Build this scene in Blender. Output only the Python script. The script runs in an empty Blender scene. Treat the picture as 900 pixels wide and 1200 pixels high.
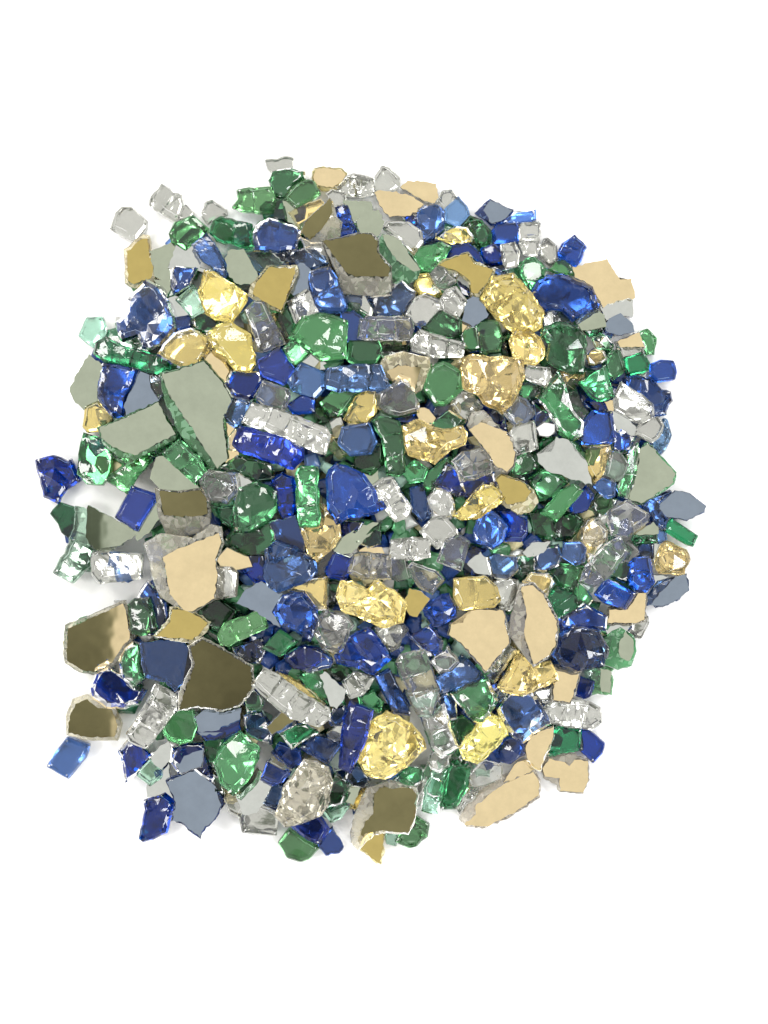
# A heap of reflective broken fire glass on a white surface, seen from straight above.
import bpy, bmesh, math, random, re
from mathutils import Vector, geometry as geo

random.seed(7)
scene = bpy.context.scene
COL = scene.collection
MM = 0.001
PX = 0.35 * MM                 # one photo pixel on the ground plane
CAMH = 0.80                    # lens height above the ground
CAM = Vector((0, 0, CAMH))

# ------------------------------------------------------------------ materials
def new_mat(name):
    m = bpy.data.materials.new(name); m.use_nodes = True
    nt = m.node_tree
    return m, nt, nt.nodes['Principled BSDF']

def glass_mat(name, col, var=0.12, bump=0.25, scale=260.0, rough=0.02, ridges=0.0, crackle=0.0, clear=0.97):
    """Tinted solid glass: slightly different tint in every piece, uneven fracture surface."""
    m, nt, b = new_mat(name)
    N, L = nt.nodes.new, nt.links.new
    b.inputs['Transmission Weight'].default_value = clear
    b.inputs['IOR'].default_value = 1.5
    b.inputs['Roughness'].default_value = rough
    info = N('ShaderNodeObjectInfo')
    hsv = N('ShaderNodeHueSaturation'); hsv.inputs['Color'].default_value = (*col, 1)
    mr = N('ShaderNodeMapRange'); mr.inputs['To Min'].default_value = 1 - var * 2.2; mr.inputs['To Max'].default_value = 1 + var * 1.6
    L(info.outputs['Random'], mr.inputs['Value']); L(mr.outputs[0], hsv.inputs['Value'])
    mul = N('ShaderNodeMath'); mul.operation = 'MULTIPLY'; mul.inputs[1].default_value = 7.31
    fr = N('ShaderNodeMath'); fr.operation = 'FRACT'
    L(info.outputs['Random'], mul.inputs[0]); L(mul.outputs[0], fr.inputs[0])
    mh = N('ShaderNodeMapRange'); hv = 0.006 if col[0] > 0.9 else 0.018
    mh.inputs['To Min'].default_value = 0.5 - hv; mh.inputs['To Max'].default_value = 0.5 + hv
    L(fr.outputs[0], mh.inputs['Value']); L(mh.outputs[0], hsv.inputs['Hue'])
    ms = N('ShaderNodeMapRange'); ms.inputs['To Min'].default_value = 0.8; ms.inputs['To Max'].default_value = 1.1
    L(fr.outputs[0], ms.inputs['Value']); L(ms.outputs[0], hsv.inputs['Saturation'])
    L(hsv.outputs[0], b.inputs['Base Color'])
    tc = N('ShaderNodeTexCoord')
    add = N('ShaderNodeVectorMath'); add.operation = 'ADD'
    L(tc.outputs['Object'], add.inputs[0]); L(info.outputs['Random'], add.inputs[1])
    n1 = N('ShaderNodeTexNoise'); n1.inputs['Scale'].default_value = scale; n1.inputs['Detail'].default_value = 3
    n1.inputs['Distortion'].default_value = 0.8
    L(add.outputs[0], n1.inputs['Vector'])
    h = n1.outputs['Fac']
    if crackle:
        v = N('ShaderNodeTexVoronoi'); v.feature = 'DISTANCE_TO_EDGE'; v.inputs['Scale'].default_value = 330
        L(add.outputs[0], v.inputs['Vector'])
        s = N('ShaderNodeMath'); s.operation = 'MULTIPLY_ADD'; s.inputs[1].default_value = crackle
        L(v.outputs['Distance'], s.inputs[0]); L(h, s.inputs[2]); h = s.outputs[0]
    if ridges:
        w = N('ShaderNodeTexWave'); w.wave_type = 'BANDS'; w.bands_direction = 'DIAGONAL'
        w.inputs['Scale'].default_value = 85; w.inputs['Distortion'].default_value = 4; w.inputs['Detail'].default_value = 2
        L(add.outputs[0], w.inputs['Vector'])
        s = N('ShaderNodeMath'); s.operation = 'MULTIPLY_ADD'; s.inputs[1].default_value = ridges
        L(w.outputs['Fac'], s.inputs[0]); L(h, s.inputs[2]); h = s.outputs[0]
    if rough < 0.1:                              # scuffed and splintered patches
        pn = N('ShaderNodeTexNoise'); pn.inputs['Scale'].default_value = 170; pn.inputs['Detail'].default_value = 3
        L(add.outputs[0], pn.inputs['Vector'])
        pm = N('ShaderNodeMapRange'); pm.inputs['From Min'].default_value = 0.56; pm.inputs['From Max'].default_value = 0.66
        L(pn.outputs['Fac'], pm.inputs['Value'])
        rr = N('ShaderNodeMapRange'); rr.inputs['To Min'].default_value = rough; rr.inputs['To Max'].default_value = 0.16
        L(pm.outputs[0], rr.inputs['Value']); L(rr.outputs[0], b.inputs['Roughness'])
        fn = N('ShaderNodeTexNoise'); fn.inputs['Scale'].default_value = 620; fn.inputs['Detail'].default_value = 2
        L(add.outputs[0], fn.inputs['Vector'])
        fm = N('ShaderNodeMath'); fm.operation = 'MULTIPLY'; L(fn.outputs['Fac'], fm.inputs[0]); L(pm.outputs[0], fm.inputs[1])
        fs = N('ShaderNodeMath'); fs.operation = 'MULTIPLY_ADD'; fs.inputs[1].default_value = 1.6
        L(fm.outputs[0], fs.inputs[0]); L(h, fs.inputs[2]); h = fs.outputs[0]
    bp = N('ShaderNodeBump'); bp.inputs['Strength'].default_value = bump; bp.inputs['Distance'].default_value = 0.0012
    L(h, bp.inputs['Height']); L(bp.outputs[0], b.inputs['Normal'])
    return m

def mirror_mat(name, col, rough=0.03, mottle=0.08, bump=0.05):
    """Metal coating on one face of a piece: thin, slightly tarnished."""
    m, nt, b = new_mat(name)
    N, L = nt.nodes.new, nt.links.new
    b.inputs['Metallic'].default_value = 1.0
    b.inputs['Roughness'].default_value = rough
    tc = N('ShaderNodeTexCoord'); info = N('ShaderNodeObjectInfo')
    add = N('ShaderNodeVectorMath'); add.operation = 'ADD'
    L(tc.outputs['Object'], add.inputs[0]); L(info.outputs['Random'], add.inputs[1])
    n = N('ShaderNodeTexNoise'); n.inputs['Scale'].default_value = 140; n.inputs['Detail'].default_value = 5; n.inputs['Roughness'].default_value = 0.65
    L(add.outputs[0], n.inputs['Vector'])
    mr = N('ShaderNodeMapRange'); mr.inputs['From Min'].default_value = 0.3; mr.inputs['From Max'].default_value = 0.7
    mr.inputs['To Min'].default_value = 1 - mottle; mr.inputs['To Max'].default_value = 1 + mottle * 0.6
    L(n.outputs['Fac'], mr.inputs['Value'])
    hsv = N('ShaderNodeHueSaturation'); hsv.inputs['Color'].default_value = (*col, 1)
    L(mr.outputs[0], hsv.inputs['Value']); L(hsv.outputs[0], b.inputs['Base Color'])
    n2 = N('ShaderNodeTexNoise'); n2.inputs['Scale'].default_value = 60; n2.inputs['Detail'].default_value = 2
    L(add.outputs[0], n2.inputs['Vector'])
    bp = N('ShaderNodeBump'); bp.inputs['Strength'].default_value = bump; bp.inputs['Distance'].default_value = 0.001
    L(n2.outputs['Fac'], bp.inputs['Height']); L(bp.outputs[0], b.inputs['Normal'])
    return m

TINT = {'vi': (0.014, 0.044, 0.25), 'db': (0.011, 0.050, 0.215), 'mb': (0.018, 0.085, 0.36), 'lb': (0.11, 0.27, 0.66), 'dg': (0.026, 0.145, 0.058), 'mg': (0.085, 0.32, 0.115),
        'em': (0.038, 0.28, 0.105), 'pg': (0.45, 0.74, 0.58), 'cl': (0.86, 0.86, 0.83), 'sm': (0.62, 0.58, 0.47), 'go': (0.90, 0.78, 0.41)}
WORD = {'vi': 'violet blue', 'db': 'deep blue', 'mb': 'bright blue', 'lb': 'light blue', 'dg': 'dark green', 'mg': 'green', 'em': 'emerald', 'pg': 'pale green', 'cl': 'clear', 'sm': 'smoky', 'go': 'gold'}
GLASS = {}
for c, rgb in TINT.items():
    nm = WORD[c].replace(' ', '_')
    v = 0.04 if c == 'cl' else 0.16
    GLASS[c, 'flat'] = glass_mat(nm + '_smooth_glass', rgb, v, 0.08, 150)
    GLASS[c, 'cube'] = glass_mat(nm + '_ridged_glass', rgb, v, 0.12 if c == 'cl' else 0.08, 190, ridges=0.5)
    GLASS[c, 'chunk'] = glass_mat(nm + '_chipped_glass', rgb, v, 0.08, 130, ridges=0.4)
    GLASS[c, 'crackle'] = glass_mat(nm + '_crackled_glass', rgb, v, 0.05, 120, crackle=0.2)
def frosted_mat(name, col):
    """Ground, chipped arris of a piece: milky, its tint lightened to stand in for edge glints."""
    m, nt, b = new_mat(name)
    N, L = nt.nodes.new, nt.links.new
    b.inputs['Base Color'].default_value = (*col, 1); b.inputs['Roughness'].default_value = 0.3
    b.inputs['Transmission Weight'].default_value = 0.55; b.inputs['IOR'].default_value = 1.5
    tc = N('ShaderNodeTexCoord'); n = N('ShaderNodeTexNoise'); n.inputs['Scale'].default_value = 900
    L(tc.outputs['Object'], n.inputs['Vector'])
    bp = N('ShaderNodeBump'); bp.inputs['Strength'].default_value = 0.4; bp.inputs['Distance'].default_value = 0.0006
    L(n.outputs['Fac'], bp.inputs['Height']); L(bp.outputs[0], b.inputs['Normal'])
    return m
for c, rgb in TINT.items():
    lite = (0.46, 0.44, 0.37) if c == 'sm' else tuple(min(0.9, 0.06 + 0.75 * v ** 0.62) for v in rgb)
    GLASS[c, 'side'] = glass_mat(WORD[c].replace(' ', '_') + '_fractured_side', tuple(v ** 0.85 for v in rgb), 0.04, 0.25, 420, rough=0.20, ridges=0.8, clear=0.80)
    GLASS[c, 'gap_glow'] = glass_mat(WORD[c].replace(' ', '_') + '_rubble_glass', tuple(v ** 0.8 for v in rgb), 0.1, 0.2, 200, rough=0.15, ridges=0.4, clear=0.55)  # milky, lightened tint: the coloured glow in the gaps is put into the colour
    GLASS[c, 'arris'] = frosted_mat(WORD[c].replace(' ', '_') + '_chipped_arris', lite)
COAT = {'Mc': mirror_mat('cream_mirror_coating', (0.738, 0.605, 0.358)),
        'Ms': mirror_mat('sage_mirror_coating', (0.396, 0.439, 0.337)),
        'Mb': mirror_mat('grey_blue_mirror_coating', (0.246, 0.294, 0.358)),
        'Mg': mirror_mat('gilt_mirror_coating', (0.503, 0.401, 0.139)),
        'Mw': mirror_mat('pale_grey_mirror_coating', (0.556, 0.578, 0.546)),
        'Mh': mirror_mat('white_mirror_coating', (0.970, 0.970, 0.970))}  # pure white, only for the flake added where the heap has a gap
COAT['Md'] = COAT['Mc']
BACK = mirror_mat('silver_backing', (0.84, 0.84, 0.82), 0.14)
BACKSOFT = mirror_mat('dull_silver_backing', (0.58, 0.59, 0.56), 0.08)
BACKGOLD = mirror_mat('gold_backing', (0.88, 0.80, 0.52), 0.10)

# ------------------------------------------------------------------ reading the traced outlines
DATA = """
@ 30 170
cu cl 0|*frosty clear cube lying alone above the pile|375,370 400,300 425,275 470,278 535,335 530,370 485,425 440,405
ba cl 0|*bright clear bar with a softly rounded rim|550,240 600,175 690,225 690,270 665,345 550,270
cu cl 0|tiny clear chip|672,335 680,290 705,265 740,300 715,330
cu cl 0|hollow looking clear cube|775,310 790,255 820,243 885,290 885,310 835,320 800,350
ch go/Mg 0|*upright gold piece with a scratched gilt face|440,465 520,400 543,405 550,460 575,545 570,605 480,632 445,610|452,470 520,415 540,415 545,465 565,540 555,590 480,615 455,600
cu mg 1|*smooth rounded mid green lump|640,390 660,350 735,315 800,370 790,395 705,465 650,430
sh mg/Ms 0|thin sage mirror shard|555,475 660,430 650,540 632,600 580,572
sh cl/Mw 0|pale blue white shard with a dark nick|640,540 675,445 735,460 800,560 750,540 655,545
sh db/Mn 2|*long flat navy blue wedge|733,440 795,388 850,470 890,565 880,585 780,510
ch db 2|fan shaped blue chip|635,550 660,535 755,545 720,620 655,660 640,620
cu pg 1|square pale mint cube|665,680 735,625 795,690 780,730 735,755
sh pg/Mw 0|whitish mint flake|625,690 662,678 735,755 720,756 660,755
sh mg/Ms 0|small sage mirror sliver|575,600 632,600 650,665 630,680
ch db 2|*large blue chunk with stepped ridges|395,780 445,735 445,675 530,588 580,620 630,690 655,760 665,810 600,880 560,900 520,895 495,840 425,862 405,830
cu db 1|small navy block|655,765 720,752 725,800 665,812 650,790
cu pg 0|*pale mint cube with a bright vertical streak|235,840 270,760 340,758 355,800 345,850 300,890 280,875
ch dg 0|dark green block|730,775 790,740 860,790 800,825 735,805
@ 230 170
sh cl 0|*colourless ragged flake at the top of the pile|305,70 360,68 400,55 428,65 425,95 400,110 335,127 318,108
ch dg 2|*rounded dark green nugget|320,160 340,120 400,107 475,120 478,150 440,175 385,235 350,228
cu mg 1|mid green cube with a glassy edge|385,240 440,178 490,155 515,160 545,215 470,265 440,285
ba mg 1|*long two tone green bar|160,275 185,240 180,200 230,190 325,187 350,240 340,300 270,300 200,290
cu dg 0|narrow dark green block|342,245 385,248 395,335 345,325
sh mg/Ms 0|pale sage sliver|390,255 420,258 435,300 415,310 450,360 405,330
ba em 2|*glossy green bar with white reflections|62,390 75,335 110,315 245,350 250,445 225,455 100,420
ch db 3|*round dark blue nugget|247,390 265,350 315,320 445,365 460,380 440,465 370,475 255,468
sh go/Mc 0|*shallow cream faced piece at the upper edge|512,150 520,110 560,103 640,112 660,130 655,160 600,200 555,200 530,185|515,148 525,112 560,106 635,115 658,135 645,165 600,192 535,180
ba cl 1|wide clear bar with a frosted crown|620,190 660,140 700,127 780,150 785,215 720,228 650,222
cu cl 2|*knobbly clear cube at the upper edge|783,150 815,93 850,105 895,150 890,185 840,220 790,200
sh cl 0|greyish clear chip|570,215 600,200 650,210 655,250 610,270 600,250
ch sm/Md 2|*pointed dark olive mirror shard|465,380 480,345 540,290 588,243 600,260 600,320 640,345 630,400 560,425 500,430|465,380 480,345 540,290 588,245 597,265 595,315 560,365 500,420
sh go 0|pale olive gold flake|415,300 460,280 545,250 560,265 510,320 465,370 440,330
ba mb 1|*small bright blue upright bar|615,275 660,267 698,380 690,402 640,408 635,330
sh mg/Ms 0|muted sage flake under the clear bars|655,250 760,262 770,290 740,295 700,340 690,300
sh cl/Ms 2|*round pale sage mirror disc|708,335 740,295 800,292 823,340 800,400 770,413 725,390
ch mg 0|thin green chip|690,355 708,340 722,390 700,400
ch sm/Md 3|*large dark olive mirror slab on clear glass|555,430 640,418 710,400 770,400 800,430 800,480 855,540 855,640 820,662 640,650 630,590 600,520|560,433 640,420 710,402 765,403 797,430 795,480 850,540 845,580 700,582 655,560 605,490
sh cl 1|clear rim piece with bubbles|455,400 500,440 560,440 620,560 640,650 600,600 560,530 490,460
ch db 1|dark blue faceted block|385,520 410,475 500,450 560,495 575,530 500,550 450,545
sh db/Mb 1|*grey blue mirror sliver|410,540 470,530 500,560 490,630 430,655 410,640
ba db 3|*tall deep blue bar with white glints|500,560 585,537 620,590 665,715 640,740 545,735 520,690 495,610
sh db/Mn 1|deep blue lower end of a bar|640,740 690,735 745,780 745,850 690,860 655,860 650,790
sh mg/Ms 2|*tombstone shaped sage mirror shard|130,500 145,470 210,462 270,575 240,612 185,610 150,580
sh pg 0|pale mint film of glass|215,470 320,475 370,520 360,535 300,550 265,560
cu cl 0|pale blue grey flake|300,478 390,480 385,530 330,495
ck go 3|*clam shaped gold chunk with streaky facets|10,640 35,550 80,560 225,660 220,690 160,780 80,765 45,740 20,680
sh go/Mg 3|*kite shaped gilt mirror shard|233,665 245,620 315,535 440,530 445,560 375,740 320,715|250,660 260,620 318,540 435,540 435,565 375,730 325,705
ba cl 3|*tall silvery clear bar|215,730 250,690 300,690 390,870 300,905 275,900
sh go 0|thin straw coloured sliver|330,745 355,750 400,850 390,870
ch dg 0|olive green sliver|360,750 400,720 425,790 405,855
cu cl 1|frosted clear cube|405,690 480,640 505,655 545,745 440,780
ch mg 3|*big smooth mid green chunk split by a crease|405,850 470,755 560,740 665,775 660,850 655,935 550,945 500,900 460,870
cu cl 0|amber tinted clear chip|650,660 720,660 775,700 765,760 700,720
ch db 1|dark navy block|750,665 850,660 860,615 900,600 960,650 945,690 900,750 790,755
@ 430 170
ch mg/Ms 2|*long sage mirror blade on green glass|50,440 70,400 130,420 180,470 235,550 220,590 165,613 110,580 55,490|68,400 90,398 150,425 180,480 235,553 205,560 130,510 80,435
cu cl 1|bubbly clear lump|75,365 90,342 180,345 235,385 240,430 210,480 180,440 130,400
sh sm/Mc 2|*cream mirror shard with a curved lower edge|38,215 60,205 180,225 245,265 190,310 100,315 75,290
sh sm/Mc 1|*flat cream mirror slab at the top edge|150,190 180,165 300,175 310,235 295,255 240,240 200,215
cu cl 0|small grey clear pebble|310,250 330,205 370,198 393,230 340,280
cu lb 1|*light blue cube at the upper edge|340,285 400,228 440,275 453,315 400,358 345,340
ch db 2|*glossy deep blue teardrop|220,300 250,272 310,265 340,290 335,370 295,400 250,440 235,400
ch db 1|small triangular navy chip|165,320 220,305 232,365 195,360
ch go 2|*flat topped amber gold chunk|300,415 340,385 395,360 445,365 468,405 460,430 380,440 340,430
ch mg 2|*smooth soft green almond|205,495 240,450 330,430 368,450 340,500 280,555 225,545
ch dg 1|faceted dark green block|415,355 450,312 500,330 545,380 545,440 490,450 465,400
sh db/Mb 1|*grey blue mirror facet on a blue rim piece|475,300 540,243 640,290 600,330 545,352|510,290 540,246 638,292 600,330 548,348
ch lb 1|blue flat block|570,350 640,295 740,285 742,330 700,345 600,350
cu db 1|dark blue cube with bright top edge|550,380 570,352 655,347 668,370 665,430 600,440 555,440
ba cl 2|*upright clear bar with a bubble|668,370 680,345 760,340 762,440 745,490 690,480 670,430
cu cl 2|sparkling clear cube in front of blue glass|590,440 650,428 668,470 660,530 610,540 590,500
cu cl 0|dim clear cube|762,440 790,410 830,445 835,500 800,530 765,490
cu db 1|small dark blue block|505,460 560,440 595,475 590,520 550,525 515,500
sh db/Mn 1|dark navy crescent behind a gilt mirror|350,490 380,450 440,440 490,480 510,525 450,478 400,490
sh go/Mg 3|*wide bronze gold mirror shard|310,530 335,510 445,475 475,520 560,550 540,610 490,670 455,660 445,600 400,560|318,530 340,512 440,478 470,525 552,555 530,605 485,655 458,650 450,600 400,560
cu db 0|slate blue flake|515,530 560,520 620,550 590,570 540,540
ch em 2|bright dark green block|665,540 700,500 740,490 795,545 720,645 690,600
sh pg 0|murky teal flake|605,555 665,540 680,590 640,570
ck go 3|*large golden crackled nugget|495,680 550,580 640,565 690,615 740,680 778,740 765,800 720,830 650,830 590,780 530,720
cu go 1|amber ribbed pebble|213,620 230,575 270,568 300,620 325,660 290,670 235,655
ba cl 2|clear bar on edge|278,570 310,530 340,540 395,600 340,635 300,625
cu cl 3|*crisp clear cube with a bright square face|318,690 345,640 390,622 440,685 400,765 340,730
sh db/Mn 1|navy sliver|390,590 450,640 450,665 420,650
sh db/Mb 2|*grey blue mirror pentagon|420,770 440,690 465,670 495,680 530,745 465,797
cu cl 1|*cloudy greenish clear cube|175,745 210,680 260,660 320,690 330,720 240,810
ch dg 1|olive dark green slab|245,805 320,730 410,770 410,830 380,845 300,830
ba cl 2|*broad clear bar with two faces|190,865 235,812 430,870 420,930 300,935 200,905
sh go/Mc 0|cream sliver|395,830 410,780 445,795 420,860
ch dg 1|*dark teal green oval|470,800 510,768 570,780 590,850 580,910 500,920 490,850
ch mg 1|olive green rounded chip|415,850 445,805 480,810 500,900 460,905 430,890
ck go 3|*small golden nugget with diamond facets|625,860 650,815 710,805 760,850 780,890 775,930 740,965 680,960 640,920
ba cl 3|*clear triple cube bar|-30,770 10,755 190,755 205,800 195,855 20,855 -40,850
sh go 0|yellowish clear flake under a clear bar|55,870 190,860 200,885 80,897
cu cl 0|clear greenish chip|770,750 830,735 890,740 900,780 840,790 780,790
@ 630 230
ch db 3|*big faceted royal blue chunk|-30,430 0,375 40,350 110,345 240,395 270,470 265,490 190,525 150,550 110,505 40,505 5,485
ba mb 1|*sky blue bar with rounded corners|85,262 105,215 160,172 213,225 185,290 165,308 120,280
cu cl 0|dull clear cube|10,230 30,185 75,215 80,290 50,300 15,270
ch mg 1|mid green wedge|45,330 75,290 125,275 160,350 110,345
sh go/Mc 1|*largest pale cream mirror shard at the upper edge|155,315 300,285 355,375 405,370 420,450 340,460 285,490 265,450 240,395 165,355
sh cl/Mw 0|*whitish clear slab below the cream shard|275,490 330,458 415,460 412,530 370,525 300,545
sh mg/Ms 1|dull sage mirror square|170,550 200,520 250,502 285,530 290,570 200,590
sh db/Mb 2|*grey blue mirror piece with a toothed edge|292,560 320,540 360,518 410,560 420,595 350,610 300,590
ch mb 1|thin royal blue rim|275,600 300,582 345,605 320,622
ch dg 1|dark green shard edge|200,595 290,572 280,600 225,610
ch mg 1|teal green wedge|240,625 285,605 330,655 320,675 260,670
sh sm/Mc 2|*small cream mirror triangle|340,640 445,597 470,670 400,672|350,640 445,600 465,665 360,665
cu cl 0|clear base flake|345,660 465,670 460,695 375,705
ch mg 1|*jagged pale green block at the right edge|440,600 480,585 520,625 510,695 480,695 465,650
ck dg 3|*big dark green crackled chunk|20,580 80,555 180,570 205,610 215,650 200,780 120,770 40,730 50,650 15,620
ck go 2|pale gold sparkling chip|215,700 250,668 290,680 305,715 250,745 220,740
ch dg 2|dark green cube|300,720 310,690 355,670 385,765 350,790 330,810 310,780
cu em 1|square green cube|378,715 460,685 490,735 480,765 390,790 385,760
cu mb 1|*bright blue cube at the right edge|495,740 540,722 595,725 608,770 600,805 520,815 495,790
ba em 3|*shiny green bar with bright stripes|180,820 300,745 335,880 270,900 240,890
ck go 0|straw coloured crumbly chip|100,780 200,780 185,815 165,850 130,820
cu cl 1|pale blue clear chip|430,790 490,770 495,800 460,800
ch db 2|*long wavy blue chunk at the edge|375,800 430,788 500,810 545,855 585,860 590,900 570,920 560,960 500,975 450,880 400,860
@ 80 350
ba dg 1|*long bottle green bar with dark stripes|115,240 125,195 160,172 240,215 330,235 420,262 455,290 440,315 380,330 300,300 180,280
sh pg 0|pale teal film|165,170 215,175 340,220 350,238 300,225
sh mg/Ms 0|*pale sage shard at the left edge|22,405 50,340 95,258 150,310 130,400 130,460 75,478 45,450
ch db 2|*tapering deep blue block with chevrons|160,285 230,295 315,315 295,360 255,440 240,515 200,523 150,470 130,440 135,370
sh db/Mb 0|smoky slate glass with ripples|300,370 330,330 395,330 395,440 345,470 265,508 255,450
cu go 0|*small golden corner piece|75,560 85,480 130,460 180,525 150,570 90,578
ch go 3|*rounded gilt nugget with a cross crease|390,245 420,200 470,150 540,130 620,170 635,205 600,255 580,290 500,310 460,290
ch go 3|*cracked gilt nugget in two lobes|610,155 660,120 720,108 800,160 805,215 820,250 820,290 800,322 740,320 700,270 640,215
sh go/Mc 1|small cream mirror strip|605,270 635,225 680,250 710,320 690,370|605,270 635,225 680,250 710,320 690,370
cu cl 0|straw clear chip|365,345 400,330 420,400 400,430 375,390
sh mg/Ms 3|*largest sage mirror shard with a thick olive edge|410,330 480,318 600,275 680,370 720,450 715,480 690,550 700,700 630,750 500,600 430,440|418,335 480,320 600,277 680,372 720,450 680,530 700,700 655,748 590,640 520,530 445,420
sh mg/Ms 3|*broad sage mirror shard shaped like a sail|130,570 210,540 395,455 430,520 475,590 470,620 300,705 220,690 160,640|140,568 210,543 398,455 430,530 475,595 380,645 295,690 200,655 150,610
ba em 3|*emerald ridged bar below the sage shards|415,680 490,620 580,700 610,765 560,815 480,745
ch mg/Mf 0|*grass green slab with a thick rim|50,770 65,640 75,600 130,620 190,690 180,760 150,810 90,805
ch mg 0|*teal green lump with a bright star glint|170,795 250,730 190,690 280,700 350,680 390,690 300,770 260,850
sh mg/Ms 1|*semicircular sage mirror shard|370,790 395,705 440,700 490,760 580,840 500,850 410,830
ch dg 1|bottle green sliver|380,665 440,625 470,640 420,680 390,690
ck db 0|*lone dark blue piece at the left edge|-140,710 -60,690 0,720 15,705 55,800 -10,840 -40,900 -100,870
ch db 2|*navy crag|690,375 720,320 850,325 860,370 800,455 720,430
cu db 1|dark teal blue cube|680,520 725,440 800,460 780,530 735,565
sh go/Mc 0|peach cream sliver|685,540 735,580 710,640 740,690 700,715 690,600
cu cl 1|tiny clear rim|705,620 735,575 750,610 735,665 705,660
ch dg 0|blackish green chunk|670,745 745,700 890,740 900,800 830,800 760,760
ck cl 3|*clear ring shaped cube with an olive window|575,800 620,755 740,770 750,850 700,900 620,890
sh cl/Mw 0|grey white flake|745,810 760,760 815,800 760,825
@ 280 350
cu em 2|emerald cube|190,225 245,165 315,240 240,305
cu vi 2|*indigo cube|85,275 180,215 245,310 200,380 100,340
cu mb 1|ultramarine cube|215,360 275,285 370,330 375,390 330,440 240,400
sh cl/Mw 0|smoky grey flake|290,280 330,250 390,300 350,305
ba db 3|*long dark blue bar with white windows|375,390 385,310 500,290 620,290 665,385 640,400 440,410
cu dg 1|teal green cube|480,270 490,190 610,190 625,230 600,285 520,290
ch dg 0|moss green sliver|610,240 640,215 750,210 740,240 650,265
ch go/Mc 2|*two tone cream and brown mirror piece|620,300 640,260 720,240 835,265 835,310 800,400 770,420 740,360 640,350|635,330 700,295 800,305 770,410 735,360 645,350|half- 785,350
cu mg 1|olive green clear flake|360,460 420,410 530,410 500,450 460,510 400,520
ch dg 0|dark green scrap|330,500 380,470 430,490 400,530 350,540
cu mb 1|mid blue scrap|215,470 280,430 330,440 330,500 240,500
cu cl 3|*icy clear cube on the long clear bar|75,440 105,360 215,400 225,425 200,495 110,465
ba cl 3|*longest clear bar made of cubes|15,545 60,460 190,490 385,570 400,600 380,685 330,670 180,600 60,560
ba vi 3|*indigo bar with a white ring glint|-30,640 0,560 50,570 200,610 280,660 285,700 240,750 120,710 0,670
cu go 1|*honey clear lump|465,530 510,440 570,405 605,420 595,510 560,545 490,540
ch cl 2|*large smoky amber clear cube|600,420 660,390 700,350 745,370 790,460 790,500 700,520 650,510 600,470
sh go/Mc 2|*tiny cream hexagon mirror|785,500 800,485 830,490 860,525 845,555 800,535
ch db 0|navy scrap|690,530 770,505 785,530 720,550
ck go 3|*clear gold double lump|715,560 790,530 860,570 930,575 980,560 1000,590 990,640 930,660 860,725 790,700 750,690 730,640
cu cl 0|smoky clear scrap|385,560 440,520 450,560 440,600 400,600
cu go 0|straw clear sliver|390,640 410,610 470,685 440,695
cu db 3|*dark blue hexagonal cube|435,635 455,565 570,545 605,630 580,680 490,690
ba dg 2|*tall green prism with a bright base|585,540 620,520 700,540 725,590 730,760 700,780 650,775 635,640
ch mg 1|*pale green striated block|500,740 520,690 600,640 630,640 635,720 580,770
sh cl/Ms 0|sage sliver|545,760 600,750 610,810 590,830
ch mb 3|*large rough sapphire chunk|385,790 395,755 430,725 470,735 545,770 600,850 610,900 650,920 570,950 480,960 430,990 395,930 390,860
ba em 3|*upright vivid emerald bar|250,770 270,735 345,740 350,900 358,960 350,1000 270,1000 255,900
ba cl 3|*tilted crinkled clear bar|580,830 630,790 675,785 760,920 740,960 690,980 660,950
cu em 2|dark emerald cube|715,760 770,710 830,745 810,800 750,810
ch em 1|emerald bar end|815,790 900,710 930,700 940,720 870,830 800,840
ch mg 2|*glassy green boulder|815,400 840,290 900,280 985,320 980,400 940,440 900,470 860,470
ba db 1|blue upright bar|150,800 190,770 240,790 250,870 240,950 200,970 170,900
@ 460 370
cu em 1|*jade half dome|165,480 250,420 320,460 270,525 200,500
cu cl 1|*smoky olive cube|260,390 300,340 350,350 390,400 335,455 290,430
cu cl 0|moss clear chip|180,440 200,390 260,400 250,440
ck go 3|*largest sparkling gold crackled chunk|300,260 305,190 345,175 450,185 480,180 575,195 580,260 550,340 525,390 480,430 400,385 380,350 310,320
cu cl 2|clear glinting chip|575,270 590,220 690,230 695,270 670,310 610,290
ch mg 0|olive green lump|555,330 570,300 660,310 640,360 590,360
ch mg 2|*long dark green curved chunk|635,370 680,300 730,240 760,300 790,410 840,470 835,530 790,550 730,520 690,430
sh sm/Mc 3|*olive gold mirror oval|330,480 350,430 400,420 470,500 520,530 540,610 530,660 500,690 450,670 410,600|335,500 385,470 500,510 538,600 525,660 500,688 450,660 400,580
cu cl 2|*round cornered clear cube|490,430 540,350 590,370 625,430 590,465 540,490
cu cl 1|frosty clear cube beneath another|520,520 540,490 620,465 635,580 540,612 520,560
ch db 0|navy sliver behind the olive oval|390,400 440,410 490,460 500,500 460,470
ch db 1|dark blue block|610,380 650,420 690,440 720,500 660,510 625,480
sh cl/Mh 2|*brilliant white rounded mirror flake|630,495 665,470 710,480 710,510 680,532 645,525|630,495 665,470 710,480 710,510 680,532 645,525
sh mg/Mw 3|*star shaped pale grey mirror shard|635,610 700,600 720,535 770,550 800,600 845,640 870,740 800,720 740,695 680,680 640,640
ch em 1|bright green crumb|645,570 670,540 720,535 700,600 650,600
ba db 0|dark slate scrap|300,570 350,575 350,590 290,610
ck cl 3|*crystal clear faceted nugget|260,640 310,600 400,580 420,600 445,640 440,680 380,710 300,735 285,680
ch dg 1|teal green crumb|535,630 600,605 640,660 580,720 520,700
ch em 1|*rough emerald chunk below the star|600,720 650,680 740,710 770,730 700,790 640,810
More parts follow.
